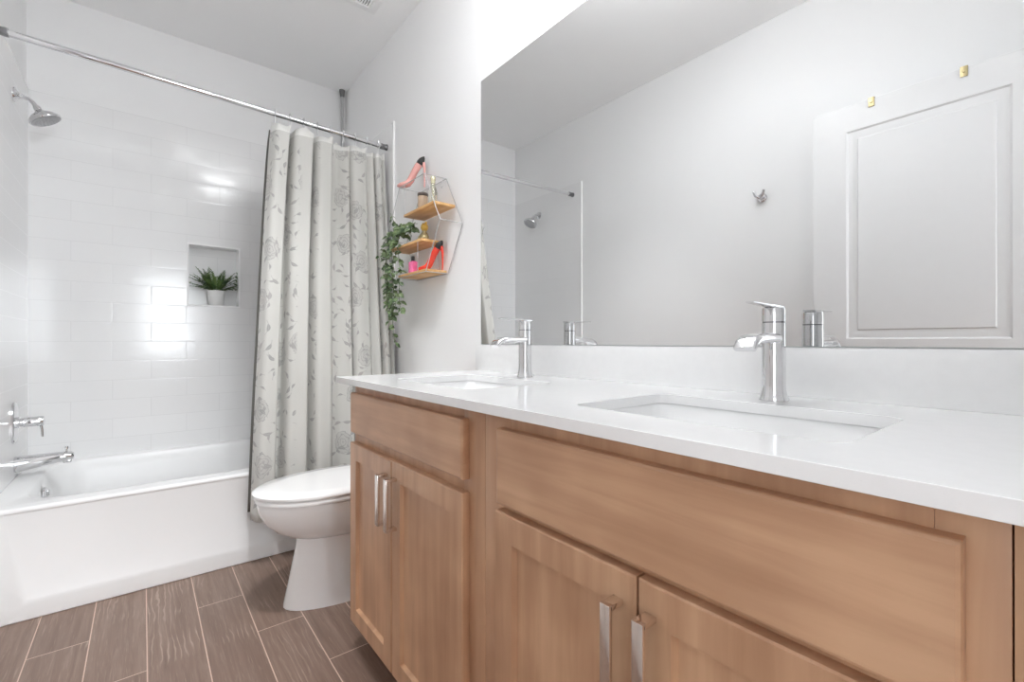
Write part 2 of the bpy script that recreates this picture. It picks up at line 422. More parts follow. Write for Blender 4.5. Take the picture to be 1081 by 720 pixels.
def leaf_mat(name, c0, c1, rough=0.45):
    m, nt, p = mk(name)
    tc = N(nt, 'ShaderNodeTexCoord'); nz = N(nt, 'ShaderNodeTexNoise', Vector=tc.outputs['Object'], Scale=38.0, Detail=1.0)
    nt.links.new(RAMP(nt, nz.outputs[0], [(0.35, c0), (0.65, c1)]), p.inputs['Base Color']); p.inputs['Roughness'].default_value = rough
    return m
M['fern'] = leaf_mat('fern_green', (0.040, 0.095, 0.022), (0.15, 0.23, 0.07))
M['vine'] = leaf_mat('vine_green', (0.030, 0.070, 0.022), (0.19, 0.26, 0.12))
M['stem'] = plain('vine_stem', (0.10, 0.14, 0.05), 0.6, var=0.2)

# ------------------------------------------------------------------ room shell
b = new(); bx(b, -0.14, XE + 0.12, -D - 0.12, 0.12, -0.06, 0.0); struct('floor', b, M['floor'])
b = new(); bx(b, -0.14, XE + 0.12, -D - 0.12, 0.12, H, H + 0.06); struct('ceiling', b, M['ceil'])
b = new(); bx(b, -0.14, XE + 0.12, 0.0, 0.12, 0, H); wall_back = struct('wall_back', b, M['wall'])
b = new(); bx(b, -0.14, XE + 0.12, -D - 0.12, -D, 0, H); wall_left = struct('wall_left', b, M['wall'])
# far wall with the niche hole
NY0, NY1, NZ0, NZ1 = -0.891, -0.629, 1.195, 1.553
def holed(b, x0, x1, ya, yb, za, zb):
    bx(b, x0, x1, ya, yb, za, NZ0); bx(b, x0, x1, ya, yb, NZ1, zb)
    bx(b, x0, x1, ya, NY0, NZ0, NZ1); bx(b, x0, x1, NY1, yb, NZ0, NZ1)
b = new(); holed(b, -0.09, 0.0, -D, 0.0, 0, H); bx(b, -0.14, -0.09, -D, 0.0, 0, H)
wall_far = struct('wall_far', b, M['wall'])
TZ1 = 2.207
b = new(); holed(b, 0.0, TT, -D + TT, -TT, TUBZ - 0.03, TZ1)
bx(b, -0.09, -0.082, NY0, NY1, NZ0, NZ1)
obj('tile_panel', b, M['tile_y'], wall_far, 30)
b = new(); e = 0.009
for a in ((NY0, NY1, NZ0, NZ0 + 0.009), (NY0, NY1, NZ1 - 0.009, NZ1)): bx(b, -0.082, TT + 0.003, a[0], a[1], a[2], a[3], 0.001)
for a in ((NY0, NY0 + 0.009), (NY1 - 0.009, NY1)): bx(b, -0.082, TT + 0.003, a[0], a[1], NZ0 + 0.009, NZ1 - 0.009, 0.001)
obj('niche_trim', b, M['trim'], wall_far, 30)
b = new(); bx(b, TT, 0.796, -TT, 0, TUBZ - 0.03, TZ1, 0.0); obj('tile_panel', b, M['tile_x'], wall_back, 30)
b = new(); bx(b, 0.796, 0.806, -TT - 0.003, 0, TUBZ - 0.03, TZ1 + 0.003, 0.002); obj('tile_edge_trim', b, M['trim'], wall_back, 30)
b = new(); bx(b, TT, 0.796, -D, -D + TT, TUBZ - 0.03, TZ1); obj('tile_panel', b, M['tile_x'], wall_left, 30)
b = new(); bx(b, 0.796, 0.806, -D, -D + TT + 0.003, TUBZ - 0.03, TZ1 + 0.003, 0.002); obj('tile_edge_trim', b, M['trim'], wall_left, 30)
# end wall with doorway
DY0, DY1, DZ = -1.435, -0.615, 2.06
b = new(); bx(b, XE, XE + 0.12, -D, DY0, 0, H); bx(b, XE, XE + 0.12, DY1, 0, 0, H); bx(b, XE, XE + 0.12, DY0, DY1, DZ, H)
struct('wall_right', b, M['wall'])
b = new()
for (y0, y1, z0, z1) in ((DY0 - 0.06, DY0, 0, DZ + 0.06), (DY1, DY1 + 0.06, 0, DZ + 0.06), (DY0, DY1, DZ, DZ + 0.06)):
    bx(b, XE - 0.0, XE - 0.012, y0, y1, z0, z1, 0.003)
struct('trim_1', b, M['trim'])
def baseboard(name, x0, x1, y0, y1):
    b = new(); bx(b, x0, x1, y0, y1, 0, 0.10, 0.004); struct(name, b, M['trim'])
baseboard('baseboard_left', TUBX + 0.004, XE - 0.02, -D, -D + 0.014)
baseboard('baseboard_back', TUBX + 0.004, 1.685, -0.014, 0)

# bedroom beyond the doorway (gives the daylight)
BX0, BX1, BY0, BY1 = XE + 0.12, 6.8, -3.2, 1.4
b = new(); bx(b, BX0, BX1, BY0, BY1, -0.06, 0); struct('floor_bedroom', b, M['floor'])
b = new(); bx(b, BX0, BX1, BY0, BY1, H, H + 0.06); struct('ceiling_bedroom', b, M['ceil'])
b = new(); bx(b, BX0, BX1, BY1, BY1 + 0.1, 0, H)
bx(b, BX0, 4.0, BY0 - 0.1, BY0, 0, H); bx(b, 6.4, BX1, BY0 - 0.1, BY0, 0, H); bx(b, 4.0, 6.4, BY0 - 0.1, BY0, 0, 0.6); bx(b, 4.0, 6.4, BY0 - 0.1, BY0, 2.3, H)
bx(b, XE + 0.0, BX0, 0.12, BY1, 0, H); bx(b, XE + 0.0, BX0, BY0, -D - 0.12, 0, H)
WY0, WY1, WZ0, WZ1 = -1.12, 0.35, 0.75, 2.15
bx(b, BX1, BX1 + 0.1, BY0, WY0, 0, H); bx(b, BX1, BX1 + 0.1, WY1, BY1, 0, H)
bx(b, BX1, BX1 + 0.1, WY0, WY1, 0, WZ0); bx(b, BX1, BX1 + 0.1, WY0, WY1, WZ1, H)
struct('wall_bedroom', b, M['wall'])
b = new()
for y in (WY0, (WY0 + WY1) / 2 - 0.02, WY1 - 0.04): bx(b, BX1 - 0.005, BX1 + 0.05, y, y + 0.04, WZ0, WZ1, 0.003)
for z in (WZ0, (WZ0 + WZ1) / 2 - 0.02, WZ1 - 0.04): bx(b, BX1 - 0.005, BX1 + 0.05, WY0, WY1, z, z + 0.04, 0.003)
w1 = struct('window_1', b, M['trim'])
b = new()
for x in (4.0, 5.18, 6.36): bx(b, x, x + 0.04, BY0 - 0.05, BY0 + 0.005, 0.6, 2.3, 0.003)
for z in (0.6, 1.43, 2.26): bx(b, 4.0, 6.4, BY0 - 0.05, BY0 + 0.005, z, z + 0.04, 0.003)
struct('added_side_window', b, M['trim'])  # unseen window added to send soft fill through the doorway
lo.location = (BX1 + 0.08, (WY0 + WY1) / 2, (WZ0 + WZ1) / 2); ld.size = WZ1 - WZ0; ld.size_y = WY1 - WY0

# ------------------------------------------------------------------ door leaf standing open along the left wall
DX0, DX1 = 2.385, 3.195; DF = -1.405; DBK = -1.44
b = new()
def panel_leaf(b):
    # front (facing +y) two raised panels set in a stepped recess
    def ring(x0, x1, z0, z1, y): return [(x0, y, z0), (x0, y, z1), (x1, y, z1), (x1, y, z0)]
    z0, z1 = 0.012, 2.052
    px0, px1 = 2.515, 3.025; lo_, hi_ = (0.26, 0.80), (1.003, 1.938)
    xs = [DX0, px0, px1, DX1]; zs = [z0, lo_[0], lo_[1], hi_[0], hi_[1], z1]
    for yy, s in ((DF, 1), (DBK, -1)):
        grid = [[b.verts.new((x, yy, z)) for z in zs] for x in xs]
        for i in range(3):
            for j in range(5):
                if i == 1 and j in (1, 3): continue
                b.faces.new((grid[i][j], grid[i + 1][j], grid[i + 1][j + 1], grid[i][j + 1]))
        for (a0, a1) in (lo_, hi_):
            d = [(0, 0), (0.007, -0.006), (0.018, -0.006), (0.030, -0.009), (0.040, -0.009), (0.044, -0.004)]
            loft(b, [ring(px0 + k, px1 - k, a0 + k, a1 - k, yy + s * h) for k, h in d], False, True)
    loft(b, [ring(DX0, DX1, z0, z1, DBK), ring(DX0, DX1, z0, z1, DF)], False, False)
    bmesh.ops.remove_doubles(b, verts=b.verts, dist=1e-5)
panel_leaf(b)
door = struct('door_1', b, M['door'])
b = new()
for z in (0.25, 1.05, 1.85): lathe(b, [(0.006, z - 0.045), (0.006, z + 0.045)], (DX1 + 0.008, DF + 0.004, 0), 12)
obj('door_hinge', b, M['nickel'], door)
b = new()
lathe(b, [(0.032, 0), (0.032, 0.006), (0.024, 0.010)], (2.45, DF, 0.93), 24, 'y')
lathe(b, [(0.010, 0.008), (0.010, 0.045)], (2.45, DF, 0.93), 16, 'y')
tube(b, [(2.445, DF + 0.045, 0.93), (2.50, DF + 0.047, 0.93), (2.56, DF + 0.045, 0.928)], [0.010, 0.009, 0.007], 12)
obj('door_handle', b, M['nickel'], door)
for x, lab in ((2.608, 'small brass hook strap over the open door near its free edge'), (2.898, 'small brass hook strap over the open door above the panel middle')):
    b = new()
    w = 0.011
    for (y0, y1, z0, z1) in ((DF, DF + 0.004, 2.018, 2.058), (DBK - 0.003, DF + 0.004, 2.053, 2.057), (DBK - 0.004, DBK, 2.02, 2.057)):
        bx(b, x - w, x + w, y0 + 0.0005, y1 + 0.0005, z0, z1, 0.0008)
    lathe(b, [(0.004, 0.003), (0.005, 0.006), (0.003, 0.008)], (x, DF, 2.036), 14, 'y')
    tag(obj('door_hook', b, M['gold']), lab, 'hook', 'brass straps on the door top')

# robe hook on the left wall
t = thing('robe_hook', (2.105, -D, 1.77), 'chrome double robe hook on the plain wall reflected in the mirror', 'hook')
b = new(); lathe(b, [(0.024, 0.0), (0.024, 0.005), (0.019, 0.010)], (2.105, -D, 1.765), 24, 'y'); obj('back_plate', b, M['chrome'], t)
for s in (-1, 1):
    b = new()
    pts = [(2.105, -D + 0.008, 1.765), (2.105 + s * 0.006, -D + 0.030, 1.762), (2.105 + s * 0.018, -D + 0.042, 1.772), (2.105 + s * 0.026, -D + 0.045, 1.795)]
    tube(b, pts, [0.009, 0.009, 0.008, 0.007], 12); obj('prong', b, M['chrome'], t)

# ------------------------------------------------------------------ bathtub
t = thing('bathtub', (0.42, -0.76, 0), 'white alcove bathtub with a panelled apron along the tiled wall', 'bathtub')
b = new()
Y0, Y1, X0 = -D + 0.001, -0.001, 0.001
Y0, Y1, X0 = -D + TT + 0.001, -TT - 0.001, TT + 0.001
def rr(x0, x1, y0, y1, r, z): return [(x, y, z) for x, y in rrect(x0, x1, y0, y1, r, 6)]
XB = TUBX - 0.020
rings = [rr(X0, XB, Y0, Y1, 0.004, 0.30), rr(X0, XB, Y0, Y1, 0.004, TUBZ - 0.004), rr(X0, XB, Y0, Y1, 0.006, TUBZ - 0.001),
         rr(X0 + 0.004, XB - 0.001, Y0 + 0.004, Y1 - 0.004, 0.008, TUBZ)]
ix0, ix1, iy0, iy1 = X0 + 0.055, TUBX - 0.085, Y0 + 0.085, Y1 - 0.075
rings += [rr(ix0 - 0.006, ix1 + 0.006, iy0 - 0.006, iy1 + 0.006, 0.13, TUBZ), rr(ix0, ix1, iy0, iy1, 0.13, TUBZ - 0.006),
          rr(ix0 + 0.012, ix1 - 0.012, iy0 + 0.012, iy1 - 0.03, 0.13, TUBZ - 0.06), rr(ix0 + 0.035, ix1 - 0.035, iy0 + 0.03, iy1 - 0.12, 0.13, 0.20),
          rr(ix0 + 0.05, ix1 - 0.05, iy0 + 0.045, iy1 - 0.17, 0.13, 0.13), rr(ix0 + 0.09, ix1 - 0.09, iy0 + 0.09, iy1 - 0.24, 0.11, 0.105)]
loft(b, rings, False, True)
obj('basin', b, M['tub'], t, 50)
b = new()   # apron facing +x with the rim roll on top and a sloped-edge recessed panel
def aring(y0, y1, z0, z1, x): return [(x, y0, z0), (x, y1, z0), (x, y1, z1), (x, y0, z1)]
ax = TUBX
pz0, pz1, py0, py1 = 0.055, TUBZ - 0.018, -1.425, -0.13
loft(b, [aring(Y0, Y1, 0, TUBZ - 0.006, XB - 0.03), aring(Y0, Y1, 0, TUBZ - 0.006, ax - 0.004), aring(Y0, Y1, 0.004, TUBZ - 0.010, ax)], True, False)
o4 = aring(Y0, Y1, 0.004, TUBZ - 0.010, ax); p4 = aring(py0, py1, pz0, pz1, ax)
q4 = [(ax - 0.010, py0 + 0.020, pz0 + 0.016), (ax - 0.010, py1 - 0.03, pz0 + 0.016), (ax - 0.0005, py1 - 0.012, pz1 - 0.003), (ax - 0.0005, py0 - 0.030, pz1 - 0.003)]
p4[3] = (ax, py0 - 0.040, pz1)
loft(b, [o4, p4, q4], False, True); bmesh.ops.remove_doubles(b, verts=b.verts, dist=1e-6)
sec = [(XB - 0.004, TUBZ)] + [(ax - 0.009 + 0.012 * math.sin(math.radians(q)), TUBZ - 0.012 + 0.012 * math.cos(math.radians(q))) for q in range(0, 181, 20)] + [(XB - 0.004, TUBZ - 0.024)]
loft(b, [[(x, Y0, z) for x, z in sec], [(x, Y1, z) for x, z in sec]])
obj('apron', b, M['tub'], t, 35)
b = new(); lathe(b, [(0.034, 0.002), (0.034, 0.008), (0.026, 0.013)], (0.40, iy0 + 0.012, 0.335), 28, 'y')
bx(b, 0.392, 0.408, iy0 + 0.02, iy0 + 0.034, 0.330, 0.356, 0.004)
obj('overflow_plate', b, M['chrome'], t)
b = new(); lathe(b, [(0.03, 0.106), (0.03, 0.109), (0.02, 0.111)], (0.40, iy0 + 0.24, 0), 24); obj('drain', b, M['chrome'], t)

# ------------------------------------------------------------------ shower fittings on the left wall
YL = -D + TT
SX = 0.325
t = thing('shower_fixture', (SX, YL, 2.05), 'chrome shower head on a bent arm high on the tiled wall', 'shower')
b = new(); lathe(b, [(0.030, 0), (0.029, 0.004), (0.016, 0.012), (0.011, 0.016)], (SX, YL, 2.05), 28, 'y'); obj('flange', b, M['chrome'], t)
b = new()
arm = [(SX, YL + 0.005, 2.05), (SX, YL + 0.022, 2.05), (SX, YL + 0.042, 2.044), (SX, YL + 0.058, 2.031), (SX, YL + 0.068, 2.014)]
tube(b, arm, 0.0085, 14); obj('shower_arm', b, M['chrome'], t)
b = new()
prof = [(0.012, 0.0), (0.014, 0.008), (0.013, 0.016), (0.020, 0.024), (0.040, 0.034), (0.054, 0.046), (0.058, 0.056), (0.056, 0.062)]
tmp = bmesh.new(); lathe(tmp, prof, (0, 0, 0), 36)
MM = Matrix.Translation((SX, YL + 0.067, 2.017)) @ Matrix.Rotation(math.radians(180 + 30), 4, 'X')
merge(b, tmp, MM @ Matrix.Rotation(0, 4, 'Z'))
head = obj('head', b, M['chrome'], t)
b = new(); tmp = bmesh.new(); lathe(tmp, [(0.053, 0.0625), (0.050, 0.0645)], (0, 0, 0), 36)
for rr_, n_ in ((0.012, 6), (0.026, 12), (0.041, 20)):
    for k in range(n_):
        lathe(tmp, [(0.0022, 0.064), (0.0016, 0.067)], (rr_ * math.cos(2 * PI * k / n_), rr_ * math.sin(2 * PI * k / n_), 0), 6)
merge(b, tmp, MM); obj('spray_face', b, plain('grey_spray_face', (0.45, 0.45, 0.46), 0.35, 0.5), head)

VX, VZ = 0.33, 0.645
t = thing('shower_valve', (VX, YL, VZ), 'chrome shower valve lever with oblong plate above the tub spout', 'faucet')
b = new(); pl = rrect(VX - 0.045, VX + 0.045, VZ - 0.088, VZ + 0.088, 0.04, 6)
loft(b, [[(x, YL, z) for x, z in pl], [(x, YL + 0.006, z) for x, z in pl], [(VX + (x - VX) * 0.94, YL + 0.009, VZ + (z - VZ) * 0.97) for x, z in pl]])
obj('escutcheon', b, M['chrome'], t)
b = new(); lathe(b, [(0.024, 0.008), (0.024, 0.020), (0.018, 0.022), (0.018, 0.030), (0.021, 0.032), (0.0215, 0.090), (0.020, 0.093)], (VX, YL, VZ), 28, 'y'); obj('handle_barrel', b, M['chrome'], t)
b = new(); tube(b, [(VX, YL + 0.084, VZ - 0.015), (VX + 0.002, YL + 0.088, VZ - 0.04), (VX + 0.002, YL + 0.089, VZ - 0.068)], [0.0055, 0.0045, 0.004], 10); obj('lever', b, M['chrome'], t)

PX, PZ = 0.30, 0.470
t = thing('tub_spout', (PX, YL, PZ), 'chrome tub spout with diverter knob below the shower valve', 'faucet')
b = new()
def ell(cx, y, cz, rx, rz): return [(cx + rx * math.cos(2 * PI * k / 24), y, cz + rz * math.sin(2 * PI * k / 24)) for k in range(24)]
loft(b, [ell(PX, YL, PZ - 0.008, 0.030, 0.034), ell(PX, YL + 0.012, PZ - 0.008, 0.030, 0.034), ell(PX, YL + 0.07, PZ - 0.003, 0.028, 0.029), ell(PX, YL + 0.14, PZ + 0.003, 0.025, 0.023),
         ell(PX, YL + 0.176, PZ + 0.004, 0.024, 0.021), ell(PX, YL + 0.187, PZ + 0.002, 0.018, 0.015)])
bx(b, PX - 0.016, PX + 0.016, YL + 0.150, YL + 0.180, PZ - 0.024, PZ - 0.010, 0.004)
obj('spout', b, M['chrome'], t)
b = new(); lathe(b, [(0.004, 0.018), (0.004, 0.032), (0.007, 0.034), (0.006, 0.044)], (PX, YL + 0.162, PZ + 0.004), 14); obj('diverter_knob', b, M['chrome'], t)

# ------------------------------------------------------------------ curtain rod, rings, curtain
RX = 0.715
RZL, RZR = 2.126, 2.091
def rod_z(y): return RZL + (RZR - RZL) * (y + D) / D
t = thing('shower_rod', (RX, -D / 2, 2.1), 'chrome tension rod spanning the tub alcove from wall to wall', 'curtain rod')
b = new(); tube(b, [(RX, -D + TT + 0.001, rod_z(-D)), (RX, -TT - 0.001, rod_z(0))], 0.0125, 18); obj('rod', b, M['chrome'], t)
for ya, yb in ((-D + TT, -D + TT + 0.045), (-TT - 0.04, -TT)):
    b = new(); s = 1 if ya < -1 else -1
    e0, e1 = (ya, yb) if s > 0 else (yb, ya)
    pp = [(RX, e0 + s * k * abs(yb - ya), rod_z(e0)) for k in (0, 0.12, 0.3, 0.62, 0.8, 1)]
    tube(b, pp, [0.0175, 0.0175, 0.0150, 0.0150, 0.0165, 0.016], 18); obj('end_cap', b, M['darkchrome'], t)

# curtain sheet
KN = [(0.0, 0.0), (0.10, 0.09), (0.165, 0.15), (0.29, 0.27), (0.33, 0.31), (0.45, 0.44), (0.62, 0.66), (0.66, 0.68), (0.80, 0.82), (0.90, 0.92), (1.0, 1.0)]
# fold crests (s, bulge toward the room 1 / away -1)
FOLD = [(0.0, -0.3), (0.035, 0.85), (0.095, 0.75), (0.135, -1.0), (0.17, -0.9), (0.205, 0.9), (0.275, 1.0), (0.315, -0.8), (0.345, -0.7), (0.385, 0.9), (0.44, 0.8), (0.50, -0.25), (0.56, -0.45), (0.645, 0.1),
        (0.665, -1.0), (0.70, 0.7), (0.76, 0.55), (0.81, -0.1), (0.86, 0.35), (0.90, -0.8), (0.93, 0.6), (0.965, -0.5), (1.0, 0.1)]
def fold(s):
    for (a, va), (c, vc) in zip(FOLD[:-1], FOLD[1:]):
        if a <= s <= c:
            k = (s - a) / (c - a); k = k * k * (3 - 2 * k); return va + (vc - va) * k
    return 0
def cloth(name, parent, mat_, x_off, amp_t, amp_b, yl_t, yl_b, yr, ztop, zbot, sag, nS=150, nT=46, phase=0.0, xb=0.895):
    bm = bmesh.new(); uvl = bm.loops.layers.uv.new('UVMap'); G = []; arc = [0.0]
    for j in range(nT + 1):
        tt = j / nT; row = []
        for i in range(nS + 1):
            s = i / nS
            yl = yl_t + (yl_b - yl_t) * (tt ** 0.8)
            y = yl + (yr - yl) * s
            zt = ztop + (rod_z(y) - rod_z(yr)) - sag * abs(math.sin(PI * (s * 9.0 + phase))) ** 1.0 * 0.9
            z = zt + (zbot - zt) * tt
            amp = amp_t + (amp_b - amp_t) * min(1, tt * 1.3)
            f = fold(s)
            wob = 0.12 * noise.noise(Vector((s * 5, tt * 2.2, 3 + phase)))
            x = RX + x_off + (xb - RX) * max(0.0, tt) ** 1.05 + amp * (f + wob)
            y2 = y + 0.010 * noise.noise(Vector((s * 7 + 9, tt * 1.7, 1))) * tt + 0.35 * amp * fold(max(0, s - 0.02)) * (1 - 0.3 * tt)
            y2 = min(y2, yr + 0.004)
            row.append(bm.verts.new((x, y2, z)))
        G.append(row)
    jm = nT // 2
    for i in range(nS): arc.append(arc[-1] + (G[jm][i + 1].co - G[jm][i].co).length)
    for j in range(nT):
        for i in range(nS):
            f = bm.faces.new((G[j][i], G[j + 1][i], G[j + 1][i + 1], G[j][i + 1]))
            for lp, (jj, ii) in zip(f.loops, ((j, i), (j + 1, i), (j + 1, i + 1), (j, i + 1))): lp[uvl].uv = (arc[ii] * 1.0, G[jj][ii].co.z)
    o = obj(name, bm, mat_, parent, 180)
    md = o.modifiers.new('thick', 'SOLIDIFY'); md.thickness = 0.0016; md.offset = 0
    return o
t = thing('shower_curtain', (RX + 0.06, -0.3, 0.21), 'off-white shower curtain with grey flower print bunched beside the mirror wall', 'curtain')
cloth('curtain_panel', t, M['curtain'], 0.0, 0.050, 0.050, -0.590, -0.716, -0.022, RZR - 0.040, 0.215, 0.026, xb=0.930)
cloth('curtain_back_sheet', t, M['back_sheet'], -0.062, 0.004, 0.004, -0.597, -0.721, -0.03, RZR - 0.045, 0.235, 0.018, nS=80, nT=30, phase=0.3, xb=0.925)  # dark taupe sheet just behind the printed panel
rings = []
def ring_bm(y):
    b = new(); z = rod_z(y); pts = []
    for k in range(23):
        a = math.radians(-250 + 320 * k / 22); pts.append((RX + 0.0185 * math.cos(a), y, z + 0.004 + 0.0185 * math.sin(a)))
    pts = [(RX, y, z + 0.0 - 0.001 + 0.0) if False else p for p in pts]
    tube(b, pts + [(RX + 0.006, y, z - 0.030), (RX + 0.002, y, z - 0.046)], 0.0019, 8); return b
names = ['at the free edge of the curtain', 'second from the free edge', 'third from the free edge', 'fourth from the free edge', 'in the middle of the row',
         'fourth from the wall end', 'third from the wall end', 'second from the wall end', 'closest to the wall end']
r0 = None
for k in range(9):
    y = -0.583 + k * (0.583 - 0.06) / 8
    if r0 is None:
        r0 = obj('curtain_ring', ring_bm(y), M['chrome']); y0 = y; o = r0
    else:
        o = r0.copy(); COL.objects.link(o); o.location = (0, y - y0, rod_z(y) - rod_z(y0))
    tag(o, 'thin chrome curtain ring on the rod, ' + names[k], 'curtain ring', 'rings holding the shower curtain')

# tension pole in the corner
t = thing('tension_pole', (0.030, -0.030, TUBZ), 'grey tension pole rising to the ceiling behind the curtain', 'pole')
b = new(); tube(b, [(0.030, -0.030, TUBZ + 0.02), (0.030, -0.030, H - 0.03)], 0.0085, 16); obj('pole_tube', b, M['steel'], t)
b = new(); lathe(b, [(0.013, H - 0.045), (0.016, H - 0.02), (0.019, H - 0.001)], (0.030, -0.030, 0), 18); obj('top_foot', b, M['rubber'], t)
b = new(); lathe(b, [(0.019, TUBZ + 0.001), (0.016, TUBZ + 0.02), (0.013, TUBZ + 0.05)], (0.030, -0.030, 0), 18); obj('bottom_foot', b, M['rubber'], t)

# ceiling exhaust vent
vx0, vx1, vy0, vy1 = 0.872, 1.13, -0.405, -0.146
t = thing('ceiling_vent', ((vx0 + vx1) / 2, (vy0 + vy1) / 2, H), 'white square exhaust fan grille on the ceiling near the mirror wall', 'vent')
b = new()
def sq(a, z): return [(vx0 + a, vy0 + a, z), (vx1 - a, vy0 + a, z), (vx1 - a, vy1 - a, z), (vx0 + a, vy1 - a, z)]
loft(b, [sq(0, H), sq(0.002, H - 0.006), sq(0.02, H - 0.014), sq(0.045, H - 0.016), sq(0.047, H - 0.010), sq(0.047, H - 0.004)], True, False)
obj('vent_frame', b, M['trim'], t)
b = new()
for k in range(14):
    y = vy0 + 0.052 + k * (vy1 - vy0 - 0.104) / 13; bx(b, vx0 + 0.046, vx1 - 0.046, y - 0.003, y + 0.003, H - 0.014, H - 0.006)
obj('vent_louvers', b, M['trim'], t)
b = new(); bx(b, vx0 + 0.046, vx1 - 0.046, vy0 + 0.046, vy1 - 0.046, H - 0.005, H - 0.002); obj('vent_shade_plate', b, M['dark'], t)  # near-black plate painted as the shade behind the louvers

# ------------------------------------------------------------------ toilet
TX = 1.315
t = thing('toilet', (TX, -0.40, 0), 'white two-piece toilet with closed lid between the tub and the vanity', 'toilet')
def bowl(yf, yb, hw, z, n=40, p=2.0, taper=0.82, cx=TX):
    """egg outline: front at yf (rounded), back at yb (squarer)"""
    out = []; ym = yf + (yb - yf) * 0.52
    for k in range(n):
        a = 2 * PI * k / n; c, s = math.cos(a), math.sin(a)
        if s < 0: y = ym + (ym - yf) * s; x = hw * (abs(c) ** 0.98) * (1 if c > 0 else -1)
        else:
            e = 0.55; y = ym + (yb - ym) * (abs(s) ** e); x = hw * (abs(c) ** 0.6) * (1 if c > 0 else -1) * (1 - (1 - taper) * s)
        out.append((cx + x, y, z))
    return out
b = new()
loft(b, [bowl(-0.676, -0.12, 0.118, 0.0), bowl(-0.675, -0.12, 0.118, 0.010), bowl(-0.664, -0.12, 0.111, 0.06), bowl(-0.648, -0.12, 0.102, 0.14),
         bowl(-0.632, -0.12, 0.094, 0.215), bowl(-0.628, -0.12, 0.095, 0.248), bowl(-0.660, -0.12, 0.122, 0.262), bowl(-0.705, -0.12, 0.150, 0.290),
         bowl(-0.738, -0.11, 0.168, 0.325), bowl(-0.757, -0.10, 0.178, 0.365), bowl(-0.764, -0.08, 0.182, 0.395), bowl(-0.760, -0.08, 0.180, 0.404)])
obj('bowl', b, M['porc'], t, 60)
b = new()
loft(b, [bowl(-0.762, -0.235, 0.180, 0.408), bowl(-0.772, -0.235, 0.186, 0.411), bowl(-0.774, -0.235, 0.187, 0.422), bowl(-0.768, -0.235, 0.183, 0.427)])
obj('seat', b, M['porc'], t, 60)
b = new()
loft(b, [bowl(-0.768, -0.225, 0.183, 0.4295), bowl(-0.778, -0.225, 0.188, 0.432), bowl(-0.779, -0.225, 0.189, 0.440), bowl(-0.768, -0.23, 0.181, 0.447), bowl(-0.70, -0.24, 0.14, 0.4505), bowl(-0.58, -0.30, 0.07, 0.452)])
obj('lid', b, M['porc'], t, 60)
for s in (-1, 1):
    b = new(); tube(b, [(TX + s * 0.075 - 0.03, -0.222, 0.432), (TX + s * 0.075 + 0.03, -0.222, 0.432)], 0.013, 14); obj('hinge', b, M['porc'], t)
b = new(); pr = [(x, y) for x, y in rrect(TX - 0.195, TX + 0.195, -0.205, -0.02, 0.03, 5)]
loft(b, [[(TX + (x - TX) * 0.88, -0.11 + (y + 0.11) * 0.9, 0.405) for x, y in pr], [(TX + (x - TX) * 0.93, -0.11 + (y + 0.11) * 0.95, 0.43) for x, y in pr], [(x, y, 0.74) for x, y in pr]])
tank = obj('tank', b, M['porc'], t, 50)
b = new(); pr2 = rrect(TX - 0.205, TX + 0.205, -0.213, -0.016, 0.03, 5)
loft(b, [[(x, y, 0.741) for x, y in pr2], [(x, y, 0.768) for x, y in pr2], [(TX + (x - TX) * 0.97, -0.11 + (y + 0.11) * 0.94, 0.776) for x, y in pr2]])
obj('tank_lid', b, M['porc'], t, 50)
b = new(); lathe(b, [(0.012, -0.012), (0.012, 0.0)], (TX - 0.14, -0.2045, 0.69), 16, 'y'); tube(b, [(TX - 0.14, -0.218, 0.69), (TX - 0.08, -0.220, 0.685)], [0.007, 0.005], 10)
obj('flush_lever', b, M['chrome'], tank)

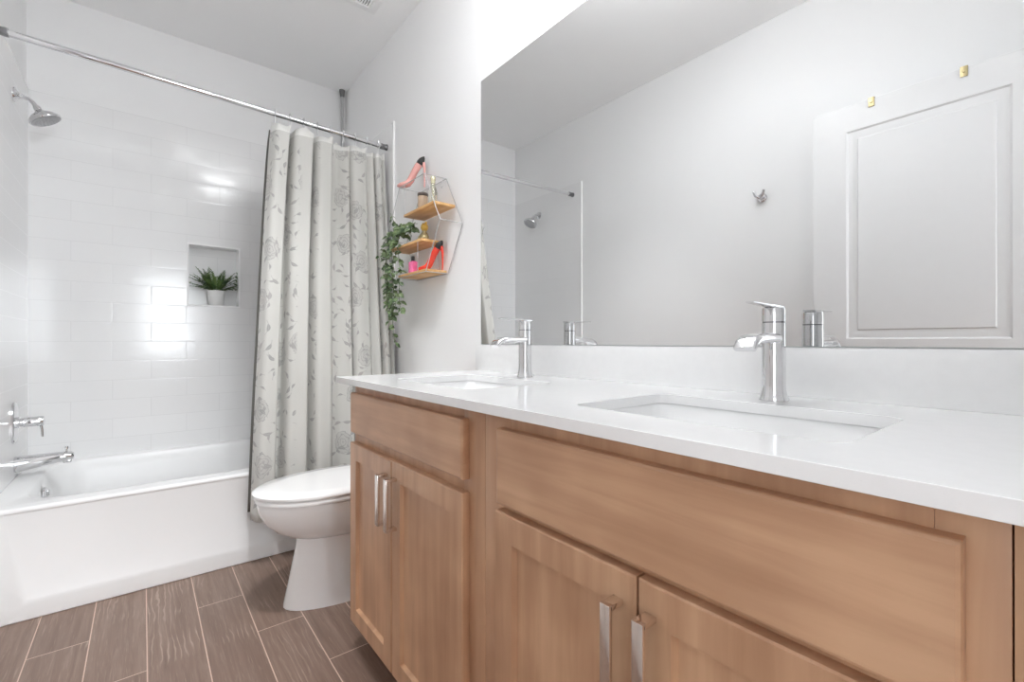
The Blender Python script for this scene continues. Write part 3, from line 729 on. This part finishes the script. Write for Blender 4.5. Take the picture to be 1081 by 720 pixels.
# ------------------------------------------------------------------ vanity cabinets
def pull(door_o, x, z0, z1, label=None):
    b = new(); y1 = FRONT - 0.031
    bx(b, x - 0.009, x + 0.009, y1, y1 + 0.007, z0, z1, 0.0018)
    for z in (z0, z1 - 0.008): bx(b, x - 0.009, x + 0.009, y1 + 0.003, FRONT - 0.0002, z, z + 0.008, 0.001)
    o = obj('handle', b, M['nickel'], door_o, 30)
    o['label'] = 'square satin nickel bar pull'
def cabinet(x0, x1, dr, doors, label, filler=None):
    t = thing('vanity_cabinet', ((x0 + x1) / 2, -0.27, 0), label, 'cabinet', 'vanity cabinets under the white countertop')
    b = new(); zt = 0.8555
    bx(b, x0, x0 + 0.016, FACE + 0.018, -0.004, 0.10, zt); bx(b, x1 - 0.016, x1, FACE + 0.018, -0.004, 0.10, zt)
    bx(b, x0 + 0.016, x1 - 0.016, FACE + 0.018, -0.004, 0.10, 0.116); bx(b, x0 + 0.016, x1 - 0.016, -0.016, -0.004, 0.116, zt)
    obj('carcass', b, M['wood_v'], t, 30)
    b = new(); fx0, fx1 = dr[0] + 0.02, dr[1] - 0.02
    bx(b, x0, fx0, FACE, FACE + 0.018, 0.10, zt, 0.0008); bx(b, fx1, x1, FACE, FACE + 0.018, 0.10, zt, 0.0008)
    for z0, z1 in ((0.10, 0.12), (0.645, 0.715), (0.81, zt)): bx(b, fx0, fx1, FACE, FACE + 0.018, z0, z1)
    obj('face_frame', b, M['wood_v'], t, 30)
    b = new(); bx(b, x0 + 0.002, x1 - 0.002, FACE + 0.075, FACE + 0.09, 0.001, 0.0995); obj('toe_kick', b, M['wood_h'], t, 30)
    b = new(); e = 0.004
    def q(a, y): return [(dr[0] + a, y, dr[2] + a), (dr[1] - a, y, dr[2] + a), (dr[1] - a, y, dr[3] - a), (dr[0] + a, y, dr[3] - a)]
    loft(b, [q(0, FACE - 0.0004), q(0, FRONT + 0.0045), q(0.0012, FRONT + 0.002), q(0.0045, FRONT)])
    obj('drawer_front', b, M['wood_h'], t, 25)
    for k, (d0, d1, z0, z1, hx, hz0, hz1) in enumerate(doors):
        b = new(); frame_panel(b, d0, d1, z0, z1, FRONT, FACE - 0.0004, (0.050, 0.050, 0.052, 0.052), 0.010, 0.0045)
        d = obj('door', b, M['wood_v'], t, 25)
        pull(d, hx, hz0, hz1)
    if filler:
        b = new(); bx(b, x1 + 0.0012, filler, FACE - 0.001, FACE + 0.02, 0.10, zt, 0.0008); obj('filler_strip', b, M['wood_v'], t, 30)
    return t
cabinet(1.690, 2.425, (1.700, 2.366, 0.699, 0.828), [(1.700, 2.014, 0.094, 0.668, 1.986, 0.492, 0.630), (2.018, 2.368, 0.094, 0.671, 2.042, 0.492, 0.630)],
        'stained maple vanity cabinet with two doors beside the toilet')
cabinet(2.4255, 3.1515, (2.486, 3.125, 0.684, 0.827), [(2.484, 2.8045, 0.094, 0.671, 2.776, 0.492, 0.632), (2.8085, 3.128, 0.094, 0.671, 2.829, 0.492, 0.632)],
        'stained maple vanity cabinet with a wide drawer front, farther from the toilet', XE - 0.002)

# ------------------------------------------------------------------ countertop with two sink cutouts
CX0, CX1, CY0 = 1.640, XE - 0.001, -0.586
SINKS = ((1.838, 2.258), (2.598, 3.020)); SY0, SY1 = -0.472, -0.186
t = thing('countertop', (2.43, -0.29, CZ - 0.02), 'white quartz countertop spanning both vanity cabinets', 'countertop')
b = new()
def loop2(pts): 
    v = [b.verts.new((x, y, CZ)) for x, y in pts]; return [b.edges.new((v[i], v[(i + 1) % len(v)])) for i in range(len(v))]
ed = loop2(rrect(CX0, CX1, CY0, -0.001, 0.003, 2))
for a0, a1 in SINKS: ed += loop2(rrect(a0, a1, SY0, SY1, 0.028, 6))
bmesh.ops.triangle_fill(b, use_beauty=True, edges=ed)
ff = b.faces[:]
r = bmesh.ops.extrude_face_region(b, geom=ff)
bmesh.ops.translate(b, vec=(0, 0, -0.0195), verts=[g for g in r['geom'] if isinstance(g, bmesh.types.BMVert)])
slab = obj('slab', b, M['quartz'], t, 30)
md = slab.modifiers.new('edge', 'BEVEL'); md.width = 0.0018; md.segments = 2; md.limit_method = 'ANGLE'; md.angle_limit = math.radians(60)
b = new(); bx(b, 1.622, CX1, -0.0195, -0.0005, CZ + 0.0001, 0.979, 0.0008); obj('backsplash', b, M['quartz'], t, 30)

for (a0, a1), lab in zip(SINKS, ('white undermount sink near the toilet end of the countertop', 'white undermount sink below the larger nearer faucet')):
    t = thing('sink_basin', ((a0 + a1) / 2, (SY0 + SY1) / 2, CZ - 0.17), lab, 'sink', 'undermount sinks')
    b = new(); zb = CZ - 0.0205
    def ri(g, r, z): return [(x, y, z) for x, y in rrect(a0 - 0.006 + g, a1 + 0.006 - g, SY0 - 0.006 + g, SY1 + 0.006 - g, r, 6)]
    loft(b, [ri(-0.012, 0.045, zb - 0.012), ri(-0.012, 0.045, zb), ri(0, 0.034, zb), ri(0.003, 0.034, zb - 0.004), ri(0.010, 0.036, zb - 0.09), ri(0.022, 0.045, zb - 0.118), ri(0.045, 0.045, zb - 0.127), ri(0.11, 0.03, zb - 0.130)], False, True)
    obj('bowl', b, M['sink'], t, 60)
    b = new(); lathe(b, [(0.028, zb - 0.1298), (0.028, zb - 0.1275), (0.020, zb - 0.1265), (0.018, zb - 0.129), (0.002, zb - 0.129)], ((a0 + a1) / 2, (SY0 + SY1) / 2 + 0.02, 0), 24); obj('drain', b, M['chrome'], t)

# ------------------------------------------------------------------ faucets
def faucet(fx, fy, lab):
    z = CZ + 0.0005
    t = thing('faucet', (fx, fy, z), lab, 'faucet', 'single-lever faucets')
    b = new()
    lathe(b, [(0.0265, 0), (0.0262, 0.003), (0.0240, 0.009), (0.0220, 0.020), (0.0213, 0.030), (0.0212, 0.060), (0.0212, 0.152)], (fx, fy, z), 40)
    body = obj('body', b, M['chrome'], t, 50)
    b = new(); lathe(b, [(0.0198, 0.152), (0.0198, 0.1545)], (fx, fy, z), 40); obj('seam_ring', b, M['darkchrome'], body)
    b = new()
    pts = [(fx, fy + 0.002, z + 0.1215), (fx, fy - 0.02, z + 0.122), (fx, fy - 0.07, z + 0.1215), (fx, fy - 0.100, z + 0.1185), (fx, fy - 0.117, z + 0.111), (fx, fy - 0.125, z + 0.101)]
    prof = []
    for w, h in ((0.0190, 0.0095), (0.0195, 0.0095), (0.0200, 0.0095), (0.0200, 0.009), (0.0200, 0.0078), (0.0195, 0.006)):
        prof.append([(x, y) for x, y in rrect(-w, w, -h, h, h * 0.8, 4)])
    sweep(b, pts, prof); obj('spout', b, M['chrome'], t, 50)
    b = new(); lathe(b, [(0.0212, 0.1545), (0.0212, 0.179), (0.0200, 0.182), (0.010, 0.184)], (fx, fy, z), 40); cap = obj('handle_cap', b, M['chrome'], t, 50)
    b = new(); pts = [(fx, fy + 0.022, z + 0.1845), (fx, fy - 0.01, z + 0.1850), (fx, fy - 0.05, z + 0.1862), (fx, fy - 0.104, z + 0.1880)]
    prof = [[(x, y) for x, y in rrect(-w, w, -h, h, h * 0.8, 3)] for w, h in ((0.012, 0.002), (0.012, 0.003), (0.009, 0.0022), (0.0075, 0.0016))]
    sweep(b, pts, prof); obj('lever', b, M['chrome'], cap, 50)
faucet(2.802, -0.110, 'tall chrome faucet behind the sink farther from the toilet')
faucet(2.042, -0.110, 'chrome faucet behind the sink at the toilet end')

# ------------------------------------------------------------------ mirror
t = thing('wall_mirror', (2.43, -0.003, 0.9795), 'large frameless mirror above the backsplash', 'mirror')
b = new(); bx(b, 1.6385, XE - 0.004, -0.0045, -0.0008, 0.980, 2.0605); obj('glass_edge', b, plain('mirror_edge_glass', (0.62, 0.66, 0.65), 0.2), t, 20)
b = new(); bx(b, 1.6405, XE - 0.006, -0.0056, -0.0046, 0.9815, 2.0590, 0.0); obj('mirror_face', b, M['mirror'], t, 20)

# vanity light above the mirror (above the frame) and an added ceiling lamp for fill, out of view
t = thing('vanity_light', (2.43, 0, 2.24), 'chrome bar light with frosted globes above the mirror', 'lamp')
b = new(); bx(b, 2.05, 2.81, -0.03, -0.001, 2.24, 2.30, 0.004); obj('back_plate', b, M['chrome'], t)
for x in (2.13, 2.33, 2.53, 2.73):
    b = new(); lathe(b, [(0.018, 0.0), (0.022, 0.03), (0.022, 0.05)], (x, -0.10, 2.255), 20); tube(b, [(x, -0.03, 2.27), (x, -0.10, 2.27)], 0.008, 10); obj('arm', b, M['chrome'], t)
    b = new(); tmp = bmesh.new(); bmesh.ops.create_uvsphere(tmp, u_segments=20, v_segments=12, radius=0.05); merge(b, tmp, Matrix.Translation((x, -0.10, 2.215))); obj('globe', b, M['globe'], t, 60)
t = thing('fill_ceiling_lamp', (2.2, -0.5, H), 'added unseen fill lamp, round white globe hung from the ceiling before the vanity', 'lamp')
b = new(); lathe(b, [(0.07, H - 0.0005), (0.07, H - 0.02), (0.02, H - 0.03), (0.012, H - 0.04), (0.012, H - 0.105), (0.05, H - 0.11), (0.05, H - 0.118)], (2.2, -0.5, 0), 40); obj('canopy', b, M['nickel'], t)
b = new(); lathe(b, [(0.052, H - 0.119), (0.11, H - 0.128), (0.145, H - 0.16), (0.145, H - 0.185), (0.10, H - 0.215), (0.01, H - 0.222)], (2.2, -0.5, 0), 40); obj('diffuser', b, M['fill_disc'], t, 60)

t = thing('fill_downlight', (LX, LY, H), 'added unseen fill spot, round and recessed in the ceiling over the floor', 'lamp')  # spot fixture added out of view to brighten the lower room
b = new(); lathe(b, [(0.075, H - 0.0005), (0.075, H - 0.004), (0.062, H - 0.010), (0.056, H - 0.006), (0.055, H - 0.0008)], (LX, LY, 0), 36, cap=False); obj('trim_ring', b, M['trim'], t)
b = new(); lathe(b, [(0.0545, H - 0.0012), (0.0545, H - 0.003), (0.01, H - 0.004)], (LX, LY, 0), 28); obj('lens', b, M['fill_disc'], t)

# ------------------------------------------------------------------ hexagonal wire shelf
YB, YF = -0.006, -0.118
HEX = {'TL': (1.115, 1.735), 'TR': (1.365, 1.735), 'R': (1.503, 1.505), 'BR': (1.380, 1.300), 'BL': (1.085, 1.300), 'L': (0.962, 1.505)}
ORD = ['TL', 'TR', 'R', 'BR', 'BL', 'L']
def hex_x(z, right):
    a, c, e = (HEX['TR'], HEX['R'], HEX['BR']) if right else (HEX['TL'], HEX['L'], HEX['BL'])
    return a[0] + (c[0] - a[0]) * (a[1] - z) / (a[1] - c[1]) if z > c[1] else c[0] + (e[0] - c[0]) * (c[1] - z) / (c[1] - e[1])
t = thing('wall_shelf', (1.24, YB, 1.30), 'hexagonal wire shelf with three pine boards on the wall beside the curtain', 'shelf')
b = new(); WR = 0.0019
for yy in (YB, YF):
    for a, c in zip(ORD, ORD[1:] + ORD[:1]): tube(b, [(HEX[a][0], yy, HEX[a][1]), (HEX[c][0], yy, HEX[c][1])], WR, 8)
for a in ORD: tube(b, [(HEX[a][0], YB, HEX[a][1]), (HEX[a][0], YF, HEX[a][1])], WR, 8)
for yy in (YB - 0.004, YF + 0.004):
    tube(b, [(1.296, yy, 1.445), (1.296, yy, 1.306)], WR * 0.9, 8)
    tube(b, [(1.160, yy, 1.735), (1.160, yy, 1.585)], WR * 0.9, 8)
tube(b, [(1.325, YB, 1.735), (1.325, YB - 0.004, 1.705), (1.33, YB - 0.004, 1.70), (1.335, YB - 0.002, 1.71)], 0.0017, 6)
obj('wire_frame', b, M['steel'], t)
BT = 0.012
boards = []
for x0, x1, zt in ((1.155, hex_x(1.593, True) - 0.004, 1.597), (hex_x(1.455, False) + 0.004, 1.332, 1.456), (1.096, 1.374, 1.314)):
    b = new(); bx(b, x0, x1, YF + 0.0025, YB - 0.0025, zt - BT, zt, 0.0012); obj('shelf_board', b, M['pine'], t, 30); boards.append((x0, x1, zt))
ZT, ZM, ZB = (k[2] + 0.0006 for k in boards)

# things on the shelf
def shoe(nm, x, y, z, s, m_body, m_cap, m_heel, lab, rot=0.0):
    t = thing(nm, (x, y, z), lab, 'perfume bottle', 'shoe-shaped perfume bottles')
    def P(l): return [(x + a * s * math.cos(rot), y + a * s * math.sin(rot), z + c * s) for a, c in l]
    b = new()
    tube(b, P([(-0.074, 0.0095), (-0.069, 0.0110), (-0.055, 0.0135), (-0.036, 0.0155), (-0.020, 0.0200), (-0.008, 0.034), (0.004, 0.058), (0.016, 0.082), (0.030, 0.104), (0.040, 0.116), (0.044, 0.120)]),
         [0.002 * s, 0.007 * s, 0.0115 * s, 0.0145 * s, 0.0165 * s, 0.0165 * s, 0.0160 * s, 0.0160 * s, 0.0170 * s, 0.0165 * s, 0.014 * s], 16,
         flat=[1, 1.3, 1.5, 1.5, 1.3, 1.1, 1.0, 1.0, 1, 1, 1])
    obj('bottle_body', b, m_body, t, 70)
    b = new(); tube(b, P([(0.037, 0.110), (0.042, 0.119), (0.050, 0.132), (0.058, 0.143), (0.062, 0.149)]), [0.0174 * s, 0.0184 * s, 0.0150 * s, 0.0080 * s, 0.001 * s], 14); obj('cap', b, m_cap, t, 60)
    b = new(); tube(b, P([(0.056, 0.118), (0.062, 0.090), (0.063, 0.045), (0.062, 0.001)]), [0.0100 * s, 0.0062 * s, 0.0038 * s, 0.0032 * s], 10); obj('stiletto_heel', b, m_heel, t, 60)
shoe('perfume_bottle', 1.150, -0.070, 1.735 + WR + 0.0004, 1.0, M['pink'], M['black'], M['pink'], 'pink shoe-shaped perfume bottle standing on top of the wire shelf', 0.80)
shoe('perfume_bottle', 1.312, -0.056, ZB, 0.93, M['red'], M['black'], M['red'], 'red shoe-shaped perfume bottle on the lowest pine board', 0.62)

t = thing('glass_bottle', (1.375, -0.080, ZT), 'slim clear bottle with pale gold neck on the top pine board', 'bottle')
b = new(); lathe(b, [(0.0, 0.0005), (0.019, 0.0005), (0.020, 0.004), (0.020, 0.055), (0.017, 0.070), (0.010, 0.088), (0.0085, 0.112), (0.0, 0.112)], (1.375, -0.080, ZT), 24, cap=False); obj('glass', b, M['paleglass'], t, 50)
b = new(); lathe(b, [(0.0092, 0.092), (0.0100, 0.108), (0.0118, 0.112), (0.0118, 0.124), (0.009, 0.128)], (1.375, -0.080, ZT), 20); obj('stopper', b, M['champ'], t, 50)
b = new(); lathe(b, [(0.0045, 0.006), (0.0045, 0.090)], (1.375, -0.080, ZT), 12); obj('gold_core', b, M['champ'], t, 50)

t = thing('candle_jar', (1.265, -0.072, ZT), 'tan jar with a dark lid on the top pine board', 'jar')
b = new(); lathe(b, [(0.022, 0), (0.0235, 0.003), (0.0235, 0.066), (0.022, 0.068)], (1.265, -0.072, ZT), 28); obj('jar_body', b, M['tanwax'], t, 50)
b = new(); lathe(b, [(0.0242, 0.0685), (0.0246, 0.071), (0.0246, 0.080), (0.023, 0.082)], (1.265, -0.072, ZT), 28); obj('lid', b, M['lidwood'], t, 50)

fx, fy = 1.262, -0.062
t = thing('figurine', (fx, fy, ZM), 'small gold bear-like figurine on the middle pine board', 'figurine')
b = new(); lathe(b, [(0.017, 0), (0.020, 0.006), (0.021, 0.022), (0.016, 0.038), (0.010, 0.046), (0.010, 0.052)], (fx, fy, ZM), 22)
tube(b, [(fx + 0.014, fy - 0.008, ZM + 0.036), (fx + 0.026, fy - 0.014, ZM + 0.022), (fx + 0.024, fy - 0.020, ZM + 0.012)], [0.006, 0.006, 0.005], 10)
tube(b, [(fx - 0.014, fy - 0.008, ZM + 0.036), (fx - 0.026, fy - 0.014, ZM + 0.022), (fx - 0.024, fy - 0.020, ZM + 0.012)], [0.006, 0.006, 0.005], 10)
obj('figure_body', b, M['gold'], t, 60)
b = new(); lathe(b, [(0.001, 0.048), (0.011, 0.052), (0.0175, 0.064), (0.0165, 0.076), (0.009, 0.085), (0.001, 0.087)], (fx, fy, ZM), 22)
for s in (-1, 1): lathe(b, [(0.001, 0.079), (0.006, 0.082), (0.006, 0.088), (0.001, 0.092)], (fx + s * 0.013, fy, ZM), 12)
obj('figure_head', b, plain('yellow_gold', (0.75, 0.50, 0.12), 0.3, 0.7, var=0.15, scale=80), t, 60)

bx_, by_ = 1.205, -0.092
t = thing('lotion_bottle', (bx_, by_, ZB), 'little bright pink bottle with black cap on the lowest pine board', 'bottle')
b = new(); pr = rrect(bx_ - 0.020, bx_ + 0.020, by_ - 0.015, by_ + 0.015, 0.006, 4)
loft(b, [[(x, y, ZB) for x, y in pr], [(x, y, ZB + 0.052) for x, y in pr], [(bx_ + (x - bx_) * 0.6, by_ + (y - by_) * 0.6, ZB + 0.057) for x, y in pr]]); obj('bottle_body', b, M['hotpink'], t, 40)
b = new(); lathe(b, [(0.008, 0.0572), (0.008, 0.078), (0.007, 0.080)], (bx_, by_, ZB), 18); obj('cap', b, M['black'], t, 50)

# ------------------------------------------------------------------ plants
def leaf(bm, p, d, n, L, Wd, fold_=0.25, curl=0.2):
    """pointed leaf from p along d with face normal n"""
    d = Vector(d).normalized(); n = Vector(n); n = (n - d * n.dot(d)).normalized(); s = d.cross(n); p = Vector(p)
    ks = ((0, 0.06), (0.25, 0.8), (0.5, 1.0), (0.78, 0.62), (1.0, 0.03)); L_, C_, R_ = [], [], []
    for k, w in ks:
        c = p + d * (L * k) - n * (curl * L * k * k)
        C_.append(bm.verts.new(c)); L_.append(bm.verts.new(c + s * (Wd * w) + n * (fold_ * Wd * w))); R_.append(bm.verts.new(c - s * (Wd * w) + n * (fold_ * Wd * w)))
    for i in range(4):
        bm.faces.new((C_[i], L_[i], L_[i + 1], C_[i + 1])); bm.faces.new((R_[i], C_[i], C_[i + 1], R_[i + 1]))

# potted fern in the niche
gx, gy, gz = -0.030, -0.748, NZ0 + 0.0095
t = thing('potted_fern', (gx, gy, gz), 'small green fern in a white pot standing in the tiled niche', 'potted plant')
b = new(); lathe(b, [(0.034, 0), (0.037, 0.003), (0.047, 0.084), (0.047, 0.088), (0.043, 0.088), (0.041, 0.076), (0.0, 0.076)], (gx, gy, gz), 36, cap=False)
b.faces.new([v for v in b.verts if abs(v.co.z - gz) < 1e-6][:36]); obj('pot', b, M['pot'], t, 50)
b = new(); lathe(b, [(0.0412, 0.0765), (0.040, 0.079), (0.01, 0.081)], (gx, gy, gz), 24); obj('soil', b, M['soil'], t)
b = new(); rnd = random.Random(11)
fr = [(-88, 0.165, 0.55), (-62, 0.15, 0.85), (-100, 0.14, 1.0), (-30, 0.125, 1.0), (95, 0.15, 0.80), (70, 0.165, 0.88), (112, 0.135, 0.6), (35, 0.125, 1.05), (0, 0.10, 1.2), (85, 0.125, 0.45), (-75, 0.13, 0.45),
      (-20, 0.145, 1.3), (20, 0.135, 1.3), (-70, 0.165, 1.15), (60, 0.145, 1.1), (-45, 0.11, 0.55), (50, 0.11, 0.55), (78, 0.17, 1.0), (-80, 0.15, 0.8), (88, 0.15, 0.62), (-50, 0.14, 1.25)]
for az, L, el in fr:
    a = math.radians(az); hd = Vector((math.cos(a) * 0.45, math.sin(a), 0)).normalized()
    p = Vector((gx, gy, gz + 0.082)) + hd * 0.012; d = (hd * math.cos(el) + Vector((0, 0, math.sin(el)))).normalized(); pts = []
    nseg = 17
    for k in range(nseg + 1):
        pts.append(p.copy()); d = (d + Vector((0, 0, -0.034 + rnd.uniform(-.01, .01)))).normalized(); p = p + d * (L / nseg)
        p.x = max(min(p.x, 0.035), -0.070); p.y = max(p.y, NY0 + 0.012)
        if p.x < 0.018: p.y = min(p.y, NY1 - 0.012)
    tube(b, pts, [0.0011] * (nseg + 1), 5)
    for k in range(2, nseg + 1):
        dd = (pts[min(k + 1, nseg)] - pts[k - 1]).normalized(); sd = dd.cross(Vector((0, 0, 1))).normalized(); up = sd.cross(dd)
        ll = 0.027 * math.sin(PI * (0.14 + 0.84 * k / nseg)) + 0.005
        for s in (-1, 1):
            q = pts[k] + (sd * s * 0.9 + dd * 0.45) * ll
            if q.x < -0.08 or q.y < NY0 + 0.007 or (q.x < 0.012 and q.y > NY1 - 0.007): continue
            leaf(b, pts[k], sd * s * 0.9 + dd * 0.45 + up * rnd.uniform(-0.05, 0.2), up, ll, ll * 0.15, 0.2, 0.12)
obj('fronds', b, M['fern'], t, 0)

# trailing vine on the left of the shelf
t = thing('trailing_vine', (1.04, -0.075, ZM), 'leafy green trailing vine hanging from the wire shelf beside the curtain', 'plant')
rnd = random.Random(5)
bs, bl = new(), new()
def strand(pts, step, L, Wd, spread=1.0):
    P = [Vector(p) for p in pts]; C = []
    for i in range(len(P) - 1):
        p0, p1, p2, p3 = P[max(i - 1, 0)], P[i], P[i + 1], P[min(i + 2, len(P) - 1)]
        for k in range(8):
            u = k / 8; C.append(0.5 * ((2 * p1) + (p2 - p0) * u + (2 * p0 - 5 * p1 + 4 * p2 - p3) * u * u + (3 * p1 - p0 - 3 * p2 + p3) * u ** 3))
    C.append(P[-1]); tube(bs, C, 0.0012, 5)
    acc = 0; side = 1
    for i in range(1, len(C)):
        acc += (C[i] - C[i - 1]).length
        while acc > step:
            acc -= step; side = -side
            for rep in range(2):
                a = rnd.uniform(0, 2 * PI)
                d = Vector((math.cos(a) * 0.9 * spread, math.sin(a) * 0.7 - 0.15, rnd.uniform(-0.85, 0.15)))
                if rnd.random() < 0.5: d.x = abs(d.x) * side
                l = L * rnd.uniform(0.75, 1.25)
                e = C[i] + d.normalized() * (l + 0.004)
                if e.y > -0.010: d.y = -abs(d.y)
                nrm = Vector((0.75, -0.7, 0.5)) + Vector((rnd.uniform(-.6, .6), rnd.uniform(-.6, .6), rnd.uniform(-.5, .5)))
                leaf(bl, C[i] + d.normalized() * 0.004, d, nrm, l, Wd * rnd.uniform(0.8, 1.2), 0.22, 0.25)
SP, LL, LW = 0.024, 0.030, 0.0105
strand([(1.265, -0.100, 1.535), (1.19, -0.105, 1.550), (1.11, -0.112, 1.545), (1.05, -0.120, 1.51), (1.04, -0.124, 1.40), (1.055, -0.120, 1.25), (1.04, -0.118, 1.08), (1.055, -0.115, 0.985)], SP, LL, LW)
strand([(1.245, -0.085, 1.520), (1.16, -0.095, 1.540), (1.08, -0.105, 1.545), (1.00, -0.118, 1.50), (0.96, -0.122, 1.38), (0.99, -0.115, 1.22), (0.985, -0.110, 1.10)], SP, LL, LW)
strand([(1.20, -0.09, 1.515), (1.12, -0.10, 1.530), (1.02, -0.11, 1.54), (0.92, -0.12, 1.49), (0.88, -0.12, 1.42)], SP, LL, LW, 1.2)
strand([(1.17, -0.09, 1.51), (1.12, -0.115, 1.51), (1.12, -0.128, 1.45), (1.135, -0.126, 1.33), (1.12, -0.122, 1.20), (1.135, -0.118, 1.13)], SP, LL, LW)
strand([(1.15, -0.08, 1.50), (1.03, -0.10, 1.53), (0.96, -0.11, 1.44), (0.94, -0.115, 1.34), (0.955, -0.112, 1.22), (0.95, -0.108, 1.14)], SP, LL, LW)
strand([(1.12, -0.07, 1.50), (1.06, -0.10, 1.56), (1.02, -0.11, 1.605), (1.01, -0.115, 1.635)], SP, 0.024, 0.008, 0.6)
strand([(1.18, -0.10, 1.51), (1.12, -0.12, 1.53), (1.08, -0.13, 1.49), (1.07, -0.13, 1.38), (1.06, -0.128, 1.28), (1.09, -0.125, 1.16)], SP, LL, LW)
strand([(1.25, -0.11, 1.515), (1.20, -0.118, 1.525), (1.14, -0.125, 1.52), (1.09, -0.13, 1.52)], 0.02, 0.026, 0.009)
obj('stems', bs, M['stem'], t, 60); obj('foliage', bl, M['vine'], t, 0)
